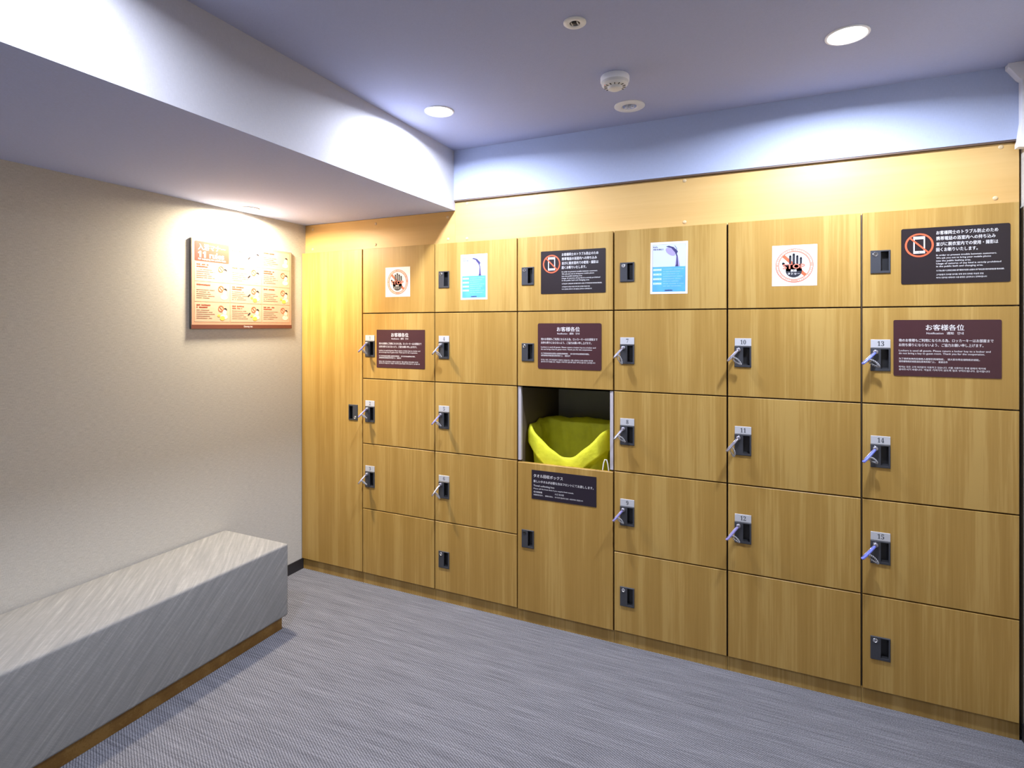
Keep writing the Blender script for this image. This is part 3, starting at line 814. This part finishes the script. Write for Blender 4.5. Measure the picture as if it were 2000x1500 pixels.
def shower_poster(x0, x1, z1, z0, label, tilt=0.0):
    t = sign_root('shower_poster', label, 'poster', x0, x1, z1, z0, M['paper'], 0.0, 0.0006, 'shower head posters', tilt=tilt)
    y = -.0007
    w2, h2 = (x1-x0)/2-.0085, (z1-z0)/2-.0095; zs = .0050
    add('picture_area', flat_mesh([rect(-w2, zs, w2, h2)]), M['sky_print'], t, (0, y, 0))
    add('water_area', flat_mesh([rect(-w2, -h2, w2, zs)]), M['water_print'], t, (0, y, 0))
    add('picture_border', flat_mesh([rect(-w2, -h2, -w2+.0008, h2), rect(w2-.0008, -h2, w2, h2), rect(-w2, h2-.0008, w2, h2)]), M['lav_print'], t, (0, y-.0003, 0))
    # shower head: round spray face seen from the side, neck and handle standing on the water line
    hx, hz = .010, .076
    def rot(px, pz, a=-38):
        c, s_ = math.cos(math.radians(a)), math.sin(math.radians(a)); return (hx+px*c-pz*s_, hz+px*s_+pz*c)
    face = [rot(.024*math.cos(2*PI*k/28), .013*math.sin(2*PI*k/28)) for k in range(28)]
    add('spray_face', flat_mesh([[(a-.003, b-.007) for a, b in face]]), M['lav_print'], t, (0, y-.0003, 0))
    add('head_shell', flat_mesh([[rot(-.028, .000), rot(-.020, .009), rot(.000, .016), rot(.026, .012), rot(.029, -.004), rot(.018, .002), rot(-.006, .007), rot(-.022, .001)]]), M['navy_print'], t, (0, y-.0006, 0))
    add('neck', flat_mesh([bar_poly(.0300, .0625, .0340, .0500, .0045), bar_poly(.0245, .095, .0325, .083, .0015), bar_poly(.0325, .083, .0310, .066, .0016)]), M['navy_print'], t, (0, y-.0007, 0))
    add('handle', flat_mesh([[(.0315, .052), (.0372, .052), (.0470, .0055), (.0262, .0055)]]), M['lav_print'], t, (0, y-.0004, 0))
    add('handle_core', flat_mesh([[(.0330, .052), (.0358, .052), (.0385, .0150), (.0405, .0055), (.0270, .0055), (.0315, .0150)]]), M['navy_print'], t, (0, y-.0007, 0))
    line(t, 'ReFa', -w2+.004, h2-.0150, .0185, .0065, 'navy_print', 0.02, 'l', y-.0006)
    line(t, 'FINE BUBBLE S', -w2+.004, h2-.0255, .0430, .0065, 'navy_print', 0.02, 'l', y-.0006)
    add('caption_tag', flat_mesh([rect(-w2+.003, zs-.018-.020*k, -w2+.040, zs-.008-.020*k) for k in range(4)]), M['aqua_print'], t, (0, y-.0003, 0))
    pr = []
    for k in range(4): pr += scribble(-w2+.005, zs-.0155-.020*k, -w2+.038, .0045, seed=k)
    add('caption_print', flat_mesh(pr), M['ink_white'], t, (0, y-.0006, 0))
    pr = []
    for k in range(8): pr += scribble(-w2+.046, zs-.012-.0105*k, w2-.008-.010*(k % 3), .0026, seed=20+k)
    add('body_print', flat_mesh(pr), M['aqua_print'], t, (0, y-.0004, 0))
    add('footer_print', flat_mesh(scribble(-.016, -h2+.0035, .017, .0050, seed=50, gap=.12)), M['navy_print'], t, (0, y-.0005, 0))
    return t
shower_poster(1.0812, 1.2337, 1.7968, 1.5680, 'pale shower head poster left of the no-phone sign over the bag')
shower_poster(2.0365, 2.1935, 1.7985, 1.5735, 'blue shower head poster right of the no-phone sign over the bag', math.radians(0.5))

# ================================================================== bathing rules board on the left wall
BW, BH = 0.6177, 0.4370
t = thing('bathing_rules_board', 'large peach bathing rules board with brown bottom strip on left wall', 'sign', (0.0, -0.3925, 1.6385), PI/2)
D = 0.010                                              # the board stands off the wall
add('board', box_mesh(-BW/2, BW/2, -D, 0.0, -BH/2, BH/2, bevel=0.001, seg=1), M['board_edge'], t)
y = -D - 0.0002
add('print_sheet', flat_mesh([rect(-BW/2+.004, -BH/2+.0205, BW/2-.004, BH/2-.002)]), M['board_print'], t, (0, y, 0))
foot = add('bottom_strip', flat_mesh([rect(-BW/2+.001, -BH/2+.001, BW/2-.001, -BH/2+.0202)]), M['board_brown'], t, (0, y, 0))
add('lettering', text_mesh('Dormy inn', .052, .0125, 0.02, 'c'), M['ink_white'], t, (.012, y-.0006, -BH/2+.0040))
X0 = -BW/2 + .018; CW = .1905; RH = .0985; ZT = BH/2 - .012
y1, y2, y3 = y-.0004, y-.0008, y-.0012
hd = [(px + X0 + .0935, pz + ZT - .048) for px, pz in plate_outline(.187, .095, .006)]
add('header_panel', flat_mesh([hd]), M['board_brown'], t, (0, y1, 0))
add('lettering', text_mesh('入浴マナー', .148, .030, .02), M['ink_white'], t, (X0+.018, y2, ZT-.042))
add('lettering', text_mesh('\U0001D7ED\U0001D7ED rules', .140, .030, .02), M['ink_white'], t, (X0+.018, y2, ZT-.078))
add('lettering', text_mesh('for enjoying the public bath', .150, .010, .006), M['ink_white'], t, (X0+.018, y2, ZT-.091))
cells = []; heads = []; body = []; ringp = []; hair = []; yel = []; skin = []
rnd = random.Random(5)
for r_ in range(4):
    for c_ in range(3):
        if r_ == 0 and c_ == 0: continue
        cx0 = X0 + c_*(CW+.005); cz1 = ZT - r_*RH; cx1, cz0 = cx0+CW, cz1-RH+.004
        cells.append(rect(cx0, cz0, cx1, cz1))
        sd = r_*10 + c_
        heads += scribble(cx0+.010, cz1-.0165, cx0+.085+.012*((sd*3) % 3), .0068, gap=.16, seed=sd)
        if (r_ + c_) % 2 or r_ == 3: heads += scribble(cx0+.010, cz1-.0275, cx0+.070, .0068, gap=.16, seed=sd+100)
        for k in range(5): body += scribble(cx0+.010, cz1-.0395-.0098*k, cx0+.080+.014*((sd+k) % 3), .0038, gap=.3, seed=sd+200+k)
        px, pz = cx0+.145, cz1-.042
        if r_ > 0:
            ringp.append(ring_polys(px-.004, pz+.014, .0125, .0155, 22) + [bar_poly(px-.013, pz+.023, px+.005, pz+.005, .0026)])
        hair.append(disc_poly(px+.020, pz+.004, .011, .014, 14, 0.2, 2.6)); 
        skin.append(disc_poly(px+.017, pz-.004, .011, .013, 16)); skin.append(disc_poly(px+.014, pz-.027, .020, .013, 18))
        if (r_, c_) in ((2, 1), (3, 0), (3, 1), (2, 2)):
            yel.append(disc_poly(px+.004, pz-.034, .014, .011, 16)); yel.append(disc_poly(px-.016, pz-.022, .008, .006, 12))
        if sd % 2: hair.append(bar_poly(px-.040, pz-.016, px-.026, pz-.004, .006))
add('cell_panel', flat_mesh(cells), M['cell_print'], t, (0, y1, 0))
add('heading_print', flat_mesh(heads), M['rust_ink'], t, (0, y2, 0))['kind'] = 'stuff'
add('body_print', flat_mesh(body), M['grey_ink'], t, (0, y2, 0))['kind'] = 'stuff'
add('figure_print', flat_mesh(skin), M['skin_ink'], t, (0, y2, 0))['kind'] = 'stuff'
add('hair_print', flat_mesh(hair), M['ink_black'], t, (0, y2-.0003, 0))['kind'] = 'stuff'
add('yellow_print', flat_mesh(yel), M['yellow_ink'], t, (0, y2-.0002, 0))['kind'] = 'stuff'
for rp in ringp: add('ban_ring', flat_mesh(rp), M['ink_red'], t, (0, y3, 0))

# ================================================================== bench
t = thing('bench', 'long low grey upholstered bench on a wooden plinth along the left wall', 'bench', (0.22, -1.43, 0))
x0, x1, y0, y1_, z0, z1 = -0.210, 0.219, -0.93, 0.914, 0.0660, 0.4040
bm = bmesh.new(); bx(bm, x0, x1, y0, y1_, z0, z1)
ed = [e for e in bm.edges if abs(e.verts[0].co.x-e.verts[1].co.x) > .1]
bmesh.ops.subdivide_edges(bm, edges=ed, cuts=8, use_grid_fill=True)
ed = [e for e in bm.edges if abs(e.verts[0].co.y-e.verts[1].co.y) > .1]
bmesh.ops.subdivide_edges(bm, edges=ed, cuts=24, use_grid_fill=True)
sharp = [e for e in bm.edges if len(e.link_faces) == 2 and e.calc_face_angle() > 0.7]
bmesh.ops.bevel(bm, geom=sharp, offset=0.011, segments=4, affect='EDGES', profile=0.6)
for v in bm.verts:
    u = (v.co.x-x0)/(x1-x0); s_ = (v.co.y-y0)/(y1_-y0)
    if v.co.z > z1-.02:
        v.co.z += 0.008*(max(0, 1-(2*u-1)**2))**0.6*(max(0, 1-(2*s_-1)**8))
    if v.co.x > x1-.02: v.co.x += 0.003*math.sin(PI*min(1, max(0, (v.co.z-z0)/(z1-z0))))
add('cushion', to_mesh(bm, smooth=True), M['fabric'], t)
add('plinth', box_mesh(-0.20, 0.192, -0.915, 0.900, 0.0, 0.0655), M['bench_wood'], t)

# ================================================================== yellow towel bag in the niche
t = thing('towel_bag', 'yellow cloth towel bag with a folded sagging rim in the open niche', 'bag', (1.6235, 0.2065, 0.0736))
zB = 0.0736
HX, HY = 0.2015, 0.1715                                  # half sizes of the mouth
def rrect(a, hx, hy, p=4.2):
    c, s_ = math.cos(a), math.sin(a)
    k = (abs(c/hx)**p + abs(s_/hy)**p) ** (-1/p)
    return k*c, k*s_
def rim_z(a):
    x_, y_ = rrect(a, 1, 1); front = max(0, -y_)       # y<0 is the front
    z = 0.945
    k = min(1, max(0, (front-0.35)/0.6)); k = k*k*(3-2*k)
    sag = max(0, 1-abs((x_-0.16)/(1.14 if x_ < .16 else .82))**1.7)
    z -= 0.135*sag*k + 0.010*max(0, -x_)*front
    z += 0.003*math.sin(5*a+.7) + 0.0015*math.sin(11*a)
    return z - zB
NA = 96
rings = []
def ring_at(f):
    return [f(2*PI*k/NA) for k in range(NA)]
def wr(a, d): return 0.0045*math.sin(9*a+d*7)+0.003*math.sin(17*a+d*13+1)
layers = []
for d in (0.60, 0.40, 0.26, 0.16, 0.08, 0.03):         # inside, from the bottom up
    def f(a, d=d):
        x_, y_ = rrect(a, HX-.012-.05*min(1, d/.6), HY-.012-.04*min(1, d/.6)); q = wr(a, d)*2.2
        return (x_*(1+q*3), y_*(1+q*3), max(0.02, rim_z(a)-d))
    layers.append(ring_at(f))
for off, dz in ((-.008, -.010), (-.002, 0.0), (.006, .0015), (.011, -.008)):   # rolled rim
    layers.append(ring_at(lambda a, off=off, dz=dz: (*rrect(a, HX+off*.7, HY+off), rim_z(a)+dz+wr(a, 0)*.6)))
for d in (.03, .055, .078, .088):                      # folded-over cuff
    layers.append(ring_at(lambda a, d=d: (*[c*(1+wr(a, d)*2.5) for c in rrect(a, HX+.009, HY+.014)], rim_z(a)-d+.008*math.sin(4*a))))
layers.append(ring_at(lambda a: (*rrect(a, HX-.004, HY+.001), rim_z(a)-.086+.008*math.sin(4*a))))
for d in (.13, .22, .35, .55):                         # body under the cuff
    layers.append(ring_at(lambda a, d=d: (*[c*(1+wr(a, d)*3) for c in rrect(a, HX-.006-.05*d, HY-.004-.05*d)], max(0.004, rim_z(a)-d))))
bm = bmesh.new()
rows_ = [[bm.verts.new(p) for p in L_] for L_ in layers]
for a, b_ in zip(rows_, rows_[1:]):
    for k in range(NA): bm.faces.new((a[k], a[(k+1) % NA], b_[(k+1) % NA], b_[k]))
bm.faces.new(rows_[0]); bm.faces.new(rows_[-1][::-1])
add('cloth_bag', to_mesh(bm, smooth=True), M['bag'], t)
# white wire stand: two loops at the ends and rails at floor level
bm = bmesh.new()
for sx, hh in ((-1, 0.86), (1, 1.0)):
    X_ = .2065 if sx > 0 else -.178; yw = -.1835
    pts = [(-.0225, .002), (-.0225, .50), (-.0195, .66), (-.010, .730), (-.004, .748), (.004, .748), (.010, .730), (.0195, .66), (.0225, .50), (.0225, .002)]
    tube(bm, [(X_+a, yw, c*hh) for a, c in pts], .0028, 8)
tube(bm, [(-.2065, -.1835, .004), (.2065, -.1835, .004)], .0028, 8)
add('wire_stand', to_mesh(bm, smooth=True), M['white'], t)
